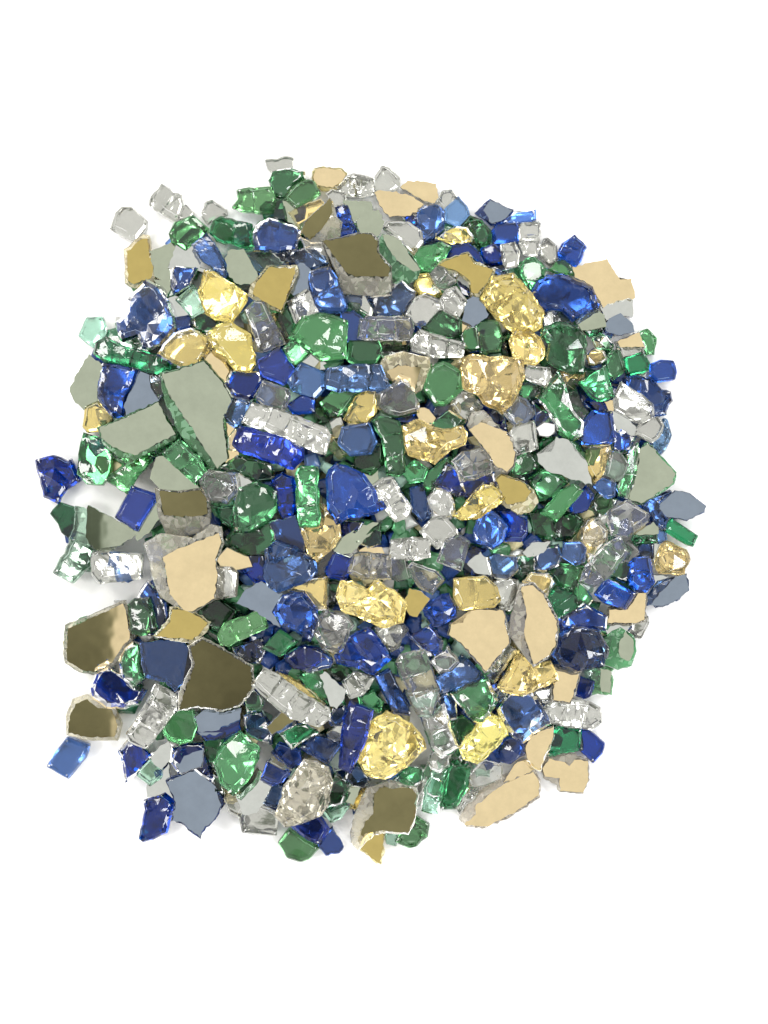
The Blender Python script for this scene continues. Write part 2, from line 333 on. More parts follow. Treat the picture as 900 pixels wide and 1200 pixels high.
sh go/Mg 3|*flat straw gold mirror half moon|450,720 475,700 560,725 620,770 635,820 600,860 550,870 480,825|455,722 478,702 560,728 610,770 580,815 500,830
ck go 3|*pale gold leaf shaped nugget|270,880 330,810 400,745 440,750 495,800 450,840 380,890 300,895
ch db 1|*wide navy chunk|180,740 240,650 290,690 300,730 380,710 440,690 460,750 400,745 340,800 290,790
ck cl 2|*olive clear tangled piece|150,800 190,755 250,780 275,850 260,890 170,890
ch db 1|blue sliver|80,760 130,740 160,880 130,900 90,850
cu mg 3|*green cube with a pale corner|650,870 740,770 800,740 835,770 720,900
cu db 1|dark navy cube|780,840 850,750 880,790 850,850 790,870
ch dg 0|dark green pane|480,110 500,80 530,120 540,180 490,180
@ 620 400
cu go 1|*gold glass shard with a striped top|225,460 350,455 355,500 330,570 285,620 245,540 260,500
cu cl 3|*white clear cube with a grey shadow line|330,590 355,480 400,490 435,540 410,600 380,615
cu mb 2|mid blue cube|280,640 320,600 380,625 375,680 340,690
ch mb 1|*royal blue slab of large facets|210,440 250,350 280,310 360,315 380,430 330,455 240,460
ch db 1|blue crumb with white flecks|380,400 410,390 460,425 440,480 370,480 375,430
ch db 1|navy wedge|205,190 260,215 330,280 350,310 280,310 240,270
sh cl 0|mauve grey chip|165,235 200,230 245,310 230,340 190,310
cu cl 3|*clear twin cube over blue glass|370,250 400,180 450,215 495,235 545,280 550,330 490,360 430,335 375,300
cu cl 2|greyish clear cube|455,400 500,350 570,330 590,370 570,420 540,445 490,420
sh cl/Mw 1|pale grey mirror chip|360,310 420,330 460,390 455,410 400,390 370,380
sh sm/Mc 0|cream chip|300,275 370,270 360,310 325,310
ba lb 1|*periwinkle blue bar at the left edge|545,450 590,340 605,345 625,410 600,470 575,500
sh mg/Ms 3|*tall pale sage mirror quadrilateral|435,690 470,580 480,475 520,445 640,580 630,625 590,655 490,715|437,692 472,580 483,475 520,450 640,582 620,630 490,712
ch em 2|*curving emerald rim|380,640 430,560 430,500 480,445 480,490 470,590 430,690 390,680
ch db 2|*rough blue end piece|490,720 520,690 620,655 630,665 570,710 570,740 610,780 600,830 560,810 530,750
sh db/Mb 3|*grey blue mirror lozenge|558,720 640,660 700,670 770,725 760,750 690,785 600,770|558,720 640,660 700,670 770,725 760,750 690,785 600,770
cu em 2|*bright green bar at the right edge|590,830 625,780 740,855 720,900 690,890
cu cl 3|*milky clear cube showing gold inside|340,770 355,740 430,700 530,760 525,790 430,860 360,850
cu cl 1|crumpled clear chip|230,830 250,790 300,780 340,830 340,870 290,900 240,880
sh cl/Ms 1|small sage mirror trapezoid|470,850 560,785 560,840 500,850
ba dg 1|narrow green bar|455,870 460,855 560,855 560,880 470,890
ch mg 0|bottle green crumb|280,720 310,675 380,700 360,740 310,770
ch dg 0|dark green block|240,770 290,720 300,780 240,790
ch dg 0|dark green mass|100,800 190,760 240,790 180,860 120,870
sh lb 0|ice blue flake|560,830 600,830 600,880 570,900
ch dg 0|murky green lump|0,760 60,745 110,800 100,860 20,850
@ 40 530
ch dg/Mf 0|*small dark green flat piece near the left edge|75,270 115,222 190,245 195,320 185,345 150,372 125,350 110,310
sh pg 0|pale mint flake|190,245 235,260 250,330 240,400 165,385 190,320
sh mg/Ms 1|*sage mirror triangle with a dark band|240,370 250,240 430,345 440,360 310,445 250,395||half+ 312,350
ba pg 0|*pale mint bar at the left edge|90,525 170,385 270,440 235,500 170,565
cu cl 0|*frosty clear piece with a pitted side|255,450 300,445 475,455 470,545 290,568 260,530
cu vi 2|*deep violet blue tile|360,285 430,148 535,185 540,200 455,345
sh mg/Ms 0|sage sliver|455,350 540,200 550,270 500,345 460,378
ch sm/Md 1|*olive topped piece with a clear front|545,165 640,180 740,165 765,200 770,270 765,350 690,370 590,360 560,280|560,170 640,180 735,168 762,200 765,270 740,278 640,282 575,275
ch sm/Mc 3|*largest cream mirror slab with a jagged rim|490,400 560,360 700,380 780,320 825,330 835,400 800,480 805,560 800,640 700,700 620,670 560,630 530,560 515,480|570,460 620,430 720,390 815,355 828,395 800,470 810,540 795,640 700,698 660,690 600,620 590,550
cu cl 2|*clear cube in front of the cream slab|755,500 870,505 895,530 890,630 800,645 755,600
ch go/Mc 1|small pinkish cream chip|810,470 850,425 940,465 955,500 880,510 830,500
ch sm/Md 1|*half olive half cream mirror slab|145,880 155,760 260,720 400,655 415,680 430,820 400,850 350,930 260,970 200,955 150,920|152,870 160,770 260,725 398,662 410,690 422,818 392,850 345,925 260,965 205,950 152,910|half+ 355,800
cu dg 2|*smoky teal block|415,670 440,645 510,640 545,780 470,805 425,790
ch db 1|*dark blue upright piece|465,625 500,570 580,660 590,740 540,800 500,800 520,700 460,650
sh go/Mg 3|*gilt mirror flag with a scalloped edge|530,805 590,740 600,680 690,690 775,745 760,785 705,832 620,825|540,805 600,745 608,688 690,698 765,748 740,785 700,822 620,815
ch dg 0|dark green lump|690,700 800,645 900,700 860,760 780,740
@ 240 530
ch dg 2|*large dark glassy green lump|130,240 150,160 230,130 320,170 320,240 290,290 200,350 130,350
ch dg 0|deep green block|100,380 130,350 200,350 290,300 310,380 280,450 200,440 130,420
ch db 0|navy block|160,470 260,440 270,560 230,570 180,520
ch dg 1|black green sliver|30,230 80,250 130,240 120,330 80,300
ck db 3|*big crumpled blue chunk|260,540 270,430 310,390 400,420 480,470 495,530 440,570 320,612 280,590
sh db/Mn 3|*flat navy plate on end|285,310 400,280 415,330 440,400 430,470 400,430 320,400
sh cl/Mb 2|*dull grey star shaped mirror shard|145,660 180,610 250,570 340,620 300,700 330,765 280,730 220,690
ck db 3|*dark blue faceted nugget|300,700 345,630 430,615 490,680 500,760 460,830 400,780 340,760
ba mg 2|*frosted green bar lying diagonally|60,800 90,750 255,690 275,770 100,850 70,840
cu dg 2|*forest green cube|250,860 330,780 410,830 330,895
ck cl 3|*clear drum shaped lump|480,790 500,720 540,690 620,710 655,760 600,880 520,860
ch go 2|*scorched gold wedge with a flat face|365,610 400,580 480,550 545,545 540,690 490,690 440,620
ck go 3|*heart shaped bright gold nugget|580,630 600,565 650,570 715,605 750,560 830,610 885,660 870,745 780,770 700,730 600,690
cu cl 1|crinkled clear chip|750,770 800,750 870,760 850,850 820,870 780,820
cu db 2|*glinting dark blue cube with a clear side|530,520 570,440 660,470 620,560 550,550
sh cl 0|clear grey sliver|495,500 540,430 570,440 530,520 500,545
ck go 2|*crumpled pale gold lump beneath the emerald bar|415,325 510,320 510,220 580,270 595,370 550,430 500,480 460,470 440,390
sh cl/Ms 0|olive clear ribbon|570,420 620,380 700,330 770,310 680,390 640,430 590,440
ch dg 0|dark green triangle|670,390 770,310 770,400 720,410
ba cl 3|*clear greenish bar of two blocks|630,530 650,450 690,440 815,450 820,555 690,557
sh sm/Mc 0|cream oval fleck|690,432 720,420 770,428 780,445 740,455
ch dg 0|olive green scrap|560,560 600,570 585,640 550,690 545,600
ch db 0|deep navy mass|590,300 690,310 660,350 600,360
ch db 0|dark blue scrap|370,470 440,480 450,440 440,400 420,400
ch mb 2|royal blue flat piece|350,890 440,840 520,870 560,900 560,940 460,970 380,930
ch db 0|murky blue mass|130,860 250,820 260,870 240,920 150,920
cu dg 0|green end cube|0,690 50,645 120,700 90,740 60,800 20,770
@ 440 570
cu cl 2|*clear cube with crisp facets|195,200 240,150 300,130 355,190 360,210 270,275
cu cl 3|*clear open box shaped cube|270,330 310,230 370,210 415,245 375,370
ba cl 2|*short clear bar with a round dimple|60,300 70,235 160,225 235,230 240,310 160,325 90,315
cu cl 2|clear cube with bluish shadow|140,360 160,335 260,370 300,410 250,475 190,440
cu cl 1|greyish clear cube|60,320 130,310 150,400 100,410 60,390
sh cl/Mg 2|*sandy mirror cube face|130,500 150,450 200,465 235,495 180,570 150,560
ck db 2|*dark blue cube with shimmering sides|210,540 270,490 320,470 350,530 355,570 300,600 250,615
ck mb 3|*brilliant blue crumpled cube|430,200 450,150 500,105 550,140 580,180 560,240 510,275 440,240
cu db 2|*slate blue block|545,110 600,115 665,150 665,210 640,240 570,240 580,180
cu mb 2|*speckled mid blue cube|490,310 520,295 620,310 625,370 580,410 510,400
sh cl/Mw 1|*white mirror triangle among blue pieces|410,340 460,295 490,330 498,385 440,370
sh cl/Mw 1|small white ragged mirror chip|655,290 690,255 760,245 740,275 710,295 670,302
ch db 0|dark blue scrap|380,330 430,270 480,280 410,340 490,390 400,380
ch dg 0|dark green scrap|625,310 690,300 705,340 700,380 640,380
ch db 1|midnight blue chunk|700,310 740,275 800,260 810,310 800,340 750,370 705,370
ba go 3|*broad gold glass block with rounded end|345,480 345,405 480,395 530,440 550,500 520,530 370,540
ch cl 1|grey green clear cube|520,425 560,410 620,415 630,470 590,540 550,530
sh sm/Mc 3|*cream mirror shard shaped like a home plate|320,650 330,600 380,600 420,535 560,540 590,680 500,800 480,812 380,690|322,650 330,605 385,598 420,540 558,545 585,685 485,808 375,685
ch sm/Mc 3|*tall cream mirror shard with a frosty crumbled side|580,640 610,520 630,430 690,425 740,470 800,590 790,700 750,750 690,785 640,720|650,640 660,560 640,440 690,435 735,475 795,590 785,700 745,745 690,778
ck go 2|amber rimmed lump|640,420 680,380 760,385 785,420 760,480 730,470 690,425
ck go 2|*glittering gold chunk with foil like flakes|540,880 600,780 630,720 690,785 770,770 800,850 740,880 640,920 560,900
ch db 1|*deep blue scrap under the home plate shard|260,840 330,810 380,740 470,830 440,860 350,880 290,900
ck cl 2|straw clear nugget|240,770 320,700 370,770 330,810 280,820
ba cl 3|*tall ribbed clear bar|90,770 110,740 215,715 275,880 280,900 250,1010 190,1010 140,920
ba cl 1|*sparkling lower clear bar|200,1010 250,1010 300,950 365,1150 290,1190 250,1150
ch mb 1|dusky blue chunk|150,660 240,610 290,680 285,740 230,740
cu cl 1|clear chip with brown edges|10,640 60,600 120,610 140,630 80,700 30,690
ba cl 0|grey green glass strip|500,800 580,700 610,720 560,790 520,860 490,840
cu mb 3|sky blue cube with bubbles|820,310 825,250 900,245 925,270 920,330 880,345
ch go 1|amber clear wedge|850,240 900,200 920,180 930,200 900,245
@ 620 570
ba cl 3|*slanted frosted clear bar with a bright end|220,420 250,350 330,260 400,220 440,290 350,400 280,440
ch go 1|*streaky pale gold lump|235,180 280,145 340,200 320,250 260,330 230,240
cu mb 2|*bright blue bar with a white window|285,470 340,405 470,470 425,540 330,510
ba mb 2|*upright mid blue block with bubbly top|440,340 460,315 530,310 550,420 515,460 470,460 440,430
ch dg 1|olive green wedge|345,390 400,325 440,360 420,420
ck go 3|*bright gold crumpled nugget at the right edge|550,350 570,280 600,240 690,280 705,320 680,385 570,380
sh db/Mb 2|*grey blue mirror shard with a navy stripe|515,520 520,480 570,420 690,385 697,455 640,500 580,525|525,520 610,430 650,385 690,390 697,455 640,500 580,525
sh sm/Mc 1|*peach cream mirror piece under blue bars|345,600 350,540 430,540 475,465 510,465 505,585 450,600|345,598 352,542 430,540 475,467 510,467 503,583 450,598
cu cl 1|whitish clear chip at the right edge|425,630 450,590 520,570 525,600 490,665 460,660
ch mg/Ms 1|*green rimmed pale sage mirror nugget|330,670 370,640 400,628 450,660 460,720 440,780 390,795 330,770|395,680 420,635 455,670 458,720 435,765 400,750 388,720
ck mb 3|*striated cobalt chunk|100,740 130,650 200,610 310,640 350,715 330,790 250,800 200,810 140,780
ch db 2|*plain dark blue block|120,580 240,515 345,570 340,640 200,620 130,640
ba dg 1|dark teal blue chunk with glints|80,490 120,440 200,480 210,550 150,580 110,560
sh mg 1|mint green spike|200,480 220,420 250,460 270,500 230,555 205,540
ch em 0|leaf green chunk|85,370 140,350 235,360 235,410 190,460 130,420
cu cl 0|glinting clear chip|410,290 440,245 480,290 440,330 415,325
sh lb/Mw 0|icy blue sliver|540,260 580,250 560,350 545,320
cu db 0|dark blue upright bar|480,280 500,255 540,260 540,310 490,310
sh lb/Mw 0|pale blue flake|545,390 610,395 560,430 540,440
sh pg/Mw 0|whitish mint flake under the cream piece|335,610 440,600 420,625 350,650
@ 40 700
ck dg 2|*bottle green nugget beside the olive and cream slab|375,280 400,230 440,195 470,210 470,330 490,355 440,405 390,360
ch db 2|*oval dark blue nugget at the lower left edge|250,400 280,335 330,305 390,340 440,400 495,410 460,470 400,487 320,485 260,440
ch sm/Md 0|*olive brown mirror half disc|160,590 165,510 190,450 240,432 290,475 355,490 375,560 360,618 240,612|160,590 168,515 195,460 245,440 290,480 350,492 370,560 355,610 240,608|half+ 348,560
cu mb 0|*lone bright blue cube at the lower left edge|60,740 100,675 150,613 245,650 230,700 155,792
ba cl 3|*clear bar with a swirl on its face|405,600 480,490 540,375 630,430 625,490 545,600 490,665 420,635
ch db 1|*swallow tailed navy piece|375,675 415,630 480,660 520,690 450,770 400,810 390,720
cu pg 1|mint cube|450,775 510,715 560,740 555,790 510,823
sh cl/Mw 0|pinkish grey flake|520,690 590,645 618,655 600,700 560,740 530,715
sh lb/Mw 0|pale lilac blue sheet|510,825 560,790 590,740 590,830 605,870 510,865
sh db/Mn 3|*broad navy blue plate with a rounded base|470,200 560,190 660,195 710,260 660,370 620,412 580,370 490,350 475,290
sh sm/Md 3|*biggest dark smoky bronze disc|640,420 700,290 680,210 750,175 830,220 960,300 965,400 900,480 830,500 720,480 630,500|660,420 712,290 695,215 750,182 825,225 955,305 958,400 895,475 830,495 720,475 640,495|dark -0.60,0
ch mg/Mf 2|*grass green flat nugget|570,590 590,540 640,500 700,495 715,570 690,630 640,642 590,625
sh cl/Mb 0|smoky grey film|720,530 760,500 900,490 890,550 800,590 740,590
sh db/Mn 1|dark navy slab under green glass|720,590 800,590 900,545 900,585 840,610 760,620
sh cl/Mb 2|*grey blue mirror quarter disc|620,720 640,680 700,655 750,660 740,740 700,750 650,770|620,720 640,680 700,657 748,662 738,740 700,748 650,768
ch db 1|dark navy rim|615,660 680,640 745,640 785,780 780,810 740,780 700,745 640,770 610,720
ch dg 0|bottle green backing piece|745,620 790,660 810,800 830,860 800,850 780,740
@ 240 700
ch em 3|*leaf green two faced crystal|40,720 90,640 150,590 240,670 235,710 190,800 130,865 70,810
ch dg 1|dark olive wedge|0,630 60,620 90,600 60,680 40,740 10,690
ba cl 3|*longest clear bar with a tapered olive top|210,380 265,310 320,340 430,420 545,490 550,530 500,568 380,530 290,460
ch go 2|*olive gold top of a clear bar|310,330 370,350 470,410 530,475 430,430 340,370
ck cl/Md 2|olive grey wedge|275,570 340,500 400,530 340,575 295,600
ch db 0|dark navy tangle|180,520 250,505 285,560 290,640 240,620 190,590
ch em 1|emerald wedge|410,340 510,310 530,400 550,470 530,475 470,410
sh cl/Mw 2|*white triangular mirror shard|510,340 525,328 612,405 610,440 580,485 555,470
ba cl 1|frosted grey chunk|610,370 660,330 740,355 700,420 640,440
cu db 2|*blue tinted faceted cushion|350,265 420,215 500,215 525,270 460,320 390,310
ck mb 3|*vivid crumpled blue boulder|570,260 640,170 720,130 770,190 815,270 740,340 680,310 580,290
cu db 2|*dark blue bar with a bubble eye|745,340 810,310 895,480 900,520 830,510
ba vi 3|*indigo bar fading to clear|590,750 610,530 640,455 740,490 710,620 640,775
cu cl 1|clear chip with a bright edge|540,600 600,550 610,590 590,630 550,625
ck go 3|*large pale gold pebble with fine ridges|675,720 740,540 800,500 900,550 960,620 970,660 890,740 790,800 710,780
ck sm 3|*clear nugget with a golden streaked core|330,900 350,830 440,710 540,745 560,810 545,900 510,960 430,990 350,1010 310,960
ch em 2|*dark emerald slab|330,600 400,560 440,550 500,590 380,670
cu db 1|slate blue bar|420,660 500,610 600,640 540,730
ch db 1|dark blue scrap|300,680 330,640 415,670 420,720 380,750
cu cl 2|silvery clear chip|280,720 310,685 385,760 340,755
ch vi 2|*indigo wedge under a silvery chip|245,800 275,720 340,760 380,765 340,810 300,825
ch db 1|flat blue piece|255,900 310,825 345,830 330,890 310,920 280,910
sh cl/Mw 0|frosty grey white piece|150,870 230,760 290,820 260,880 220,930 180,940
cu cl 1|clear rim block|90,880 130,865 180,900 150,960 110,940
cu cl 1|*milky square at the lower edge|160,970 180,920 230,910 320,950 310,1040 170,1030
cu cl 1|clear sliver block|555,720 590,650 600,750 570,760
ch dg 0|dark olive lump|540,300 600,300 640,330 610,370 560,350
ch mg 1|small fern green slab|680,440 740,415 780,460 770,500 690,470
ch db 1|deep blue block|545,540 570,490 615,480 610,560 560,560
ch dg 1|dark green block|520,890 570,770 640,820 600,900 540,920
ch db 0|blue scrap|610,790 670,735 720,800 690,830 640,820
ch mg 0|mid green chip|830,800 900,750 950,760 960,800 900,830 860,830
sh go/Ms 1|small sage triangle|600,860 620,840 680,835 650,900 620,890
ck go 1|yellowish crumb|650,900 700,840 720,850 690,910 660,935
ch dg 0|olive shade block|190,440 215,400 250,450 240,490 190,500
ch dg 0|dark olive chip|560,430 600,430 610,470 570,490
@ 440 740
ch em 2|*ribbed jade piece|330,270 400,230 490,200 540,310 500,360 470,400 430,390 370,320
ck go 3|*bright gold bow shaped nugget|370,510 440,420 490,350 550,380 580,450 530,510 450,580 390,560
ch db 2|*big dark blue chunk with two lobes|535,340 580,270 690,265 760,370 770,405 690,450 650,490 600,460 560,400
ck db 1|*crumpled blue nugget at the lower edge|525,530 570,470 640,460 650,540 590,575 540,560
sh go/Mc 2|*upright cream mirror blade|655,510 690,450 780,415 780,460 740,550 720,608 665,560|657,510 690,452 780,417 778,460 738,550 718,606 667,560
ch em 1|*leaf green block with a flat face|750,540 790,410 900,430 910,520 830,530 780,545
sh sm/Mc 2|*long cream mirror slab at the lower edge|370,820 410,760 540,640 700,610 720,650 718,720 600,800 480,855 400,850|440,760 560,670 690,612 715,650 715,715 600,795 480,850 390,845 440,800
sh sm/Mc 2|*notched cream mirror slab at the lower edge|730,600 760,550 860,540 930,560 935,650 910,705 810,700 800,670 740,640|732,600 762,555 830,572 850,590 870,560 930,565 932,650 908,703 810,698 805,640 745,635
ba cl 1|*row of three frosted clear cubes|745,330 790,310 930,310 985,340 990,400 950,425 850,415 780,395
cu mb 1|*bright blue cube at the lower edge|890,510 900,430 935,430 1005,490 995,530 955,575
ch em 1|*emerald pillar with a crackled face|285,750 300,660 340,580 410,600 400,680 345,775 300,780
ba pg 0|*translucent greenish bar|210,780 220,690 260,600 320,600 300,700 270,800
sh cl 0|white translucent strip|180,700 230,580 250,600 215,720 180,780
ck cl 1|grey bubbly knob|235,570 260,530 325,540 320,590 280,612 250,600
cu cl 1|bubbly clear chunk|410,640 480,570 550,590 550,640 480,670 430,680
ba cl 0|clear grey base piece|355,770 400,670 460,680 440,730 400,760 370,800
ck mg 1|*pale green cube at the lower edge|100,900 180,810 235,845 225,900 180,940 150,950 90,920
cu pg 0|pale grey green strip|45,890 100,880 90,940 50,930
ch dg 1|dark green block|335,400 380,370 440,420 375,490
ch dg 0|deep green block|330,560 365,510 400,580 360,590
ch db 1|*near black blue block|270,290 310,265 350,310 355,380 320,390
ch cl 1|clear grey wedge beneath gold flakes|525,280 560,250 600,255 570,275 545,300
sh db/Mn 0|navy sliver|515,240 560,170 545,240 525,275
cu cl 1|glinting clear chip beside blue chunk|700,265 770,250 775,305 740,310
sh sm/Mc 1|*cream mirror piece under the cobalt chunk|775,150 800,150 900,170 870,270 850,310 775,300|778,152 800,153 897,172 868,270 848,308 778,298
cu db 1|dark blue cube under pale sage shard|865,270 895,200 955,220 940,280 920,290
sh mg/Ms 0|*pale sage mirror tab at the right edge|950,270 950,150 1000,160 1035,170 1030,270 970,260|985,240 985,160 1033,170 1028,268 990,262
cu pg 0|mint green strip|925,180 980,150 985,255 955,240
sh sm/Mc 0|small cream crumb under a cream slab|570,650 620,590 670,570 690,600 590,640
@ 130 830
ch db 2|*leaning blue slab at the lower edge|125,570 155,440 150,405 240,370 290,410 265,460 245,545 145,585
sh db/Mb 3|*large dark grey blue mirror shard with a pointed tail|245,320 375,265 465,340 490,420 460,480 400,540 395,567 345,530 320,500 270,490 285,410|247,322 375,268 462,340 487,420 458,480 400,535 394,562 347,528 320,498 273,488 288,410
ch db 1|navy rim piece|440,300 480,370 500,410 485,440 470,360
ch vi 2|*dark indigo wedge on the bottom edge|750,480 850,440 910,460 960,530 920,600 870,580
@ 310 830
sh db/Mn 1|smoky navy tip|235,600 300,520 345,605 330,630 270,640
cu mg 0|*pale green rounded cube at the bottom edge|62,585 110,525 180,575 240,610 200,655 160,670 100,650
ch dg 1|dark bottle green slab|250,430 310,340 370,370 360,410 290,450
cu pg 1|grey green glass block|260,450 330,420 370,430 330,480 295,500
ck go 1|crumbly yellow fragment|375,440 400,390 450,350 430,400 410,430
ch sm/Md 2|*dark moss mirror piece in a frosty rim|385,590 380,540 400,460 450,350 550,310 665,345 672,375 655,500 630,548 520,540 480,550 410,620|445,490 478,460 482,375 505,343 650,343 668,372 652,498 628,543 505,533 422,552
sh go/Mg 1|*pointed tan mirror tip at the bottom|400,600 430,552 525,537 522,610 510,678 490,670 440,625|405,600 432,555 523,540 520,610 508,674 490,667 442,623
"""
from mathutils import noise as mnoise
CX, CY = 450.0, 600.0
KIND = {'cu': 'glass_cube', 'ba': 'glass_bar', 'ch': 'glass_chunk', 'ck': 'glass_nugget', 'sh': 'glass_flake'}
def nums(s, ox, oy):
    return [(ox + float(a) / 3.75, oy + float(b) / 3.75) for a, b in (p.split(',') for p in s.split())]
def area(p):
    return 0.5 * sum(p[i][0] * p[(i + 1) % len(p)][1] - p[(i + 1) % len(p)][0] * p[i][1] for i in range(len(p)))
def centroid(p):
    a = area(p); x = y = 0
    for i in range(len(p)):
        q, r = p[i], p[(i + 1) % len(p)]; c = q[0] * r[1] - r[0] * q[1]
        x += (q[0] + r[0]) * c; y += (q[1] + r[1]) * c
    return (x / (6 * a), y / (6 * a))
def inside(x, y, p):
    r = False; j = len(p) - 1
    for i in range(len(p)):
        if (p[i][1] > y) != (p[j][1] > y) and x < (p[j][0] - p[i][0]) * (y - p[i][1]) / (p[j][1] - p[i][1]) + p[i][0]:
            r = not r
        j = i
    return r

PIECES = []
ox = oy = 0
for line in DATA.strip().split('\n'):
    if line.startswith('@'):
        ox, oy = map(float, line.split()[1:3]); continue
    f = line.split('|')
    k, c, lvl = f[0].split()
    tint, _, coat = c.partition('/')
    poly = nums(f[2], ox, oy)
    d = dict(k=k, tint=tint, coat=coat, lvl=int(lvl), desc=f[1].lstrip('*'), mark=f[1].startswith('*'), poly=poly,
             face=nums(f[3], ox, oy) if len(f) > 3 and f[3].strip() else None, half=None)
    if len(f) > 4 and f[4].strip():
        s, p = f[4].split()
        if s == 'dark': d['aim'] = float(p.split(',')[0])
        else: d['half'] = (1 if s == 'half+' else -1, nums(p, ox, oy)[0])
    d['c'] = centroid(poly); d['a'] = abs(area(poly))
    PIECES.append(d)

# ------------------------------------------------------------------ the shape of the heap
MX, MY = 435.0, 600.0
NB = 36
env = [0.0] * NB
for d in PIECES:
    for x, y in d['poly']:
        a = math.atan2(y - MY, x - MX); r = math.hypot(x - MX, y - MY)
        for k in range(-2, 3):
            b = int((a / (2 * math.pi) % 1) * NB + k) % NB
            env[b] = max(env[b], r * (1 - 0.02 * abs(k)))
env = [(env[i - 1] + env[i] + env[(i + 1) % NB]) / 3 for i in range(NB)]
def heap(x, y):
    """Height of the heap's body (metres) under a photo point."""
    t = (math.atan2(y - MY, x - MX) / (2 * math.pi) % 1) * NB - 0.5
    i = math.floor(t); f = t - i
    R = env[i % NB] * (1 - f) + env[(i + 1) % NB] * f
    r = math.hypot(x - MX, y - MY) / (R * 0.90)
    return 0.030 * max(0.0, 1 - r ** 1.8)
def world(x, y, z):
    """Where the sight line through a photo point passes height z."""
    s = (CAMH - z) / CAMH
    return Vector(((x - CX) * PX * s, (CY - y) * PX * s, z))

# ------------------------------------------------------------------ one piece of glass
def resample(p, step, jit, rnd):
    """Outline with short edges and slightly chipped sides."""
    out = []
    n = len(p)
    for i in range(n):
        a, b = p[i], p[(i + 1) % n]
        L = (b - a).length
        k = max(1, round(L / step))
        nrm = Vector((b.y - a.y, a.x - b.x)).normalized() if L > 1e-9 else Vector((0, 0))
        for j in range(k):
            q = a.lerp(b, j / k)
            out.append(q + nrm * rnd.gauss(0, jit) * (1.0 if j else 0.4))
    return out
def soften(p, amt):
    """Cut each sharp corner a little."""
    out = []
    n = len(p)
    for i in range(n):
        a, b, c = p[i - 1], p[i], p[(i + 1) % n]
        la, lc = (a - b).length, (c - b).length
        ta, tc = min(amt, la * 0.33), min(amt, lc * 0.33)
        out.append(b + (a - b).normalized() * ta); out.append(b + (c - b).normalized() * tc)
    return out
def inset(p, amt, shift=Vector((0, 0))):
    """Pull the outline in by about amt metres."""
    n = len(p); out = []
    c = sum(p, Vector((0, 0))) / n
    for i in range(n):
        a, b, d = p[i - 1], p[i], p[(i + 1) % n]
        e1 = (b - a); e2 = (d - b)
        t = (e1.normalized() + e2.normalized())
        t = t.normalized() if t.length > 1e-6 else e1.normalized()
        nn = Vector((-t.y, t.x))                     # inward for a counter-clockwise outline
        m = min(amt, 0.45 * (b - c).length)
        out.append(b + nn * m + shift)
    return out
def bump_cap(bm, ring, pts, zf, ring_verts, up):
    """Close a ring with a triangulated cap that runs through extra inner points."""
    co = [Vector((p.x, p.y)) for p in ring] + [Vector((p.x, p.y)) for p in pts]
    n = len(ring)
    edges = [(i, (i + 1) % n) for i in range(n)]
    vs, es, fs, ov, oe, of = geo.delaunay_2d_cdt(co, edges, [], 1, 1e-7)
    verts = []
    for i, v in enumerate(vs):
        src = [s for s in ov[i] if s < n]
        verts.append(ring_verts[src[0]] if src else bm.verts.new((v.x, v.y, zf(v))))
    for f in fs:
        try:
            bm.faces.new([verts[i] for i in (f if up else f[::-1])])
        except ValueError:
            pass

GROOVE = {}
def scatter(outline, gap, rnd):
    xs = [p.x for p in outline]; ys = [p.y for p in outline]
    tt = [(p.x, p.y) for p in inset(outline, gap * 0.35)]
    out = []
    x = min(xs) + gap * rnd.uniform(0.2, 0.6)
    while x < max(xs):
        y = min(ys) + gap * rnd.uniform(0.2, 0.6)
        while y < max(ys):
            q = Vector((x + rnd.uniform(-.38, .38) * gap, y + rnd.uniform(-.38, .38) * gap))
            if inside(q.x, q.y, tt): out.append(q)
            y += gap
        x += gap
    return out
def bar_axis(outline):
    """Centre, long axis, cross axis, extents and number of cubes of a bar."""
    c = sum(outline, Vector((0, 0))) / len(outline)
    a = sum((p - c).x ** 2 for p in outline); b = sum((p - c).y ** 2 for p in outline); m = sum((p - c).x * (p - c).y for p in outline)
    th = 0.5 * math.atan2(2 * m, a - b)
    u = Vector((math.cos(th), math.sin(th))); v = Vector((-u.y, u.x))
    us = [(p - c).dot(u) for p in outline]; vs = [(p - c).dot(v) for p in outline]
    L, W = max(us) - min(us), max(vs) - min(vs)
    return c, u, v, min(us), L, min(vs), W, max(2, min(5, round(1.25 * L / max(W, 1e-4))))
def notch(outline):
    """Nick the long sides of a bar where two of its cubes meet."""
    c, u, v, u0, L, v0, W, k = bar_axis(outline)
    out = []
    for p in outline:
        q = (p - c).dot(u) - u0
        near = min(abs(q - L * j / k) for j in range(1, k))
        side = (p - c).dot(v) - (v0 + W / 2)
        out.append(p - v * math.copysign(1, side) * 0.0005 * max(0.0, 1 - near / 0.0013) if abs(side) > 0.25 * W else p)
    return out
def grooves(outline, rnd):
    """Points across a bar where it is notched between its cubes."""
    c, u, v, u0, L, v0, W, k = bar_axis(outline)
    tt = [(p.x, p.y) for p in inset(outline, 0.0003)]
    out = []
    for j in range(1, k):
        for du, h in ((-0.0006, 0.0), (0.0, 0.0008), (0.0006, 0.0)):
            for s in (-0.36, 0.0, 0.36):
                q = c + u * (u0 + L * j / k + du + rnd.gauss(0, 0.0001)) + v * (W * s + v0 + W / 2)
                q = Vector((round(q.x, 6), round(q.y, 6)))
                if inside(q.x, q.y, tt): out.append(q); GROOVE[(q.x, q.y)] = h
    for j in range(k):
        for s in (-0.2, 0.2):
            q = c + u * (u0 + L * (j + rnd.uniform(.35, .65)) / k) + v * (W * (s + rnd.uniform(-.1, .1)) + v0 + W / 2)
            q = Vector((round(q.x, 6), round(q.y, 6)))
            if inside(q.x, q.y, tt): out.append(q); GROOVE[(q.x, q.y)] = -abs(rnd.gauss(0, 0.0003))
    return out

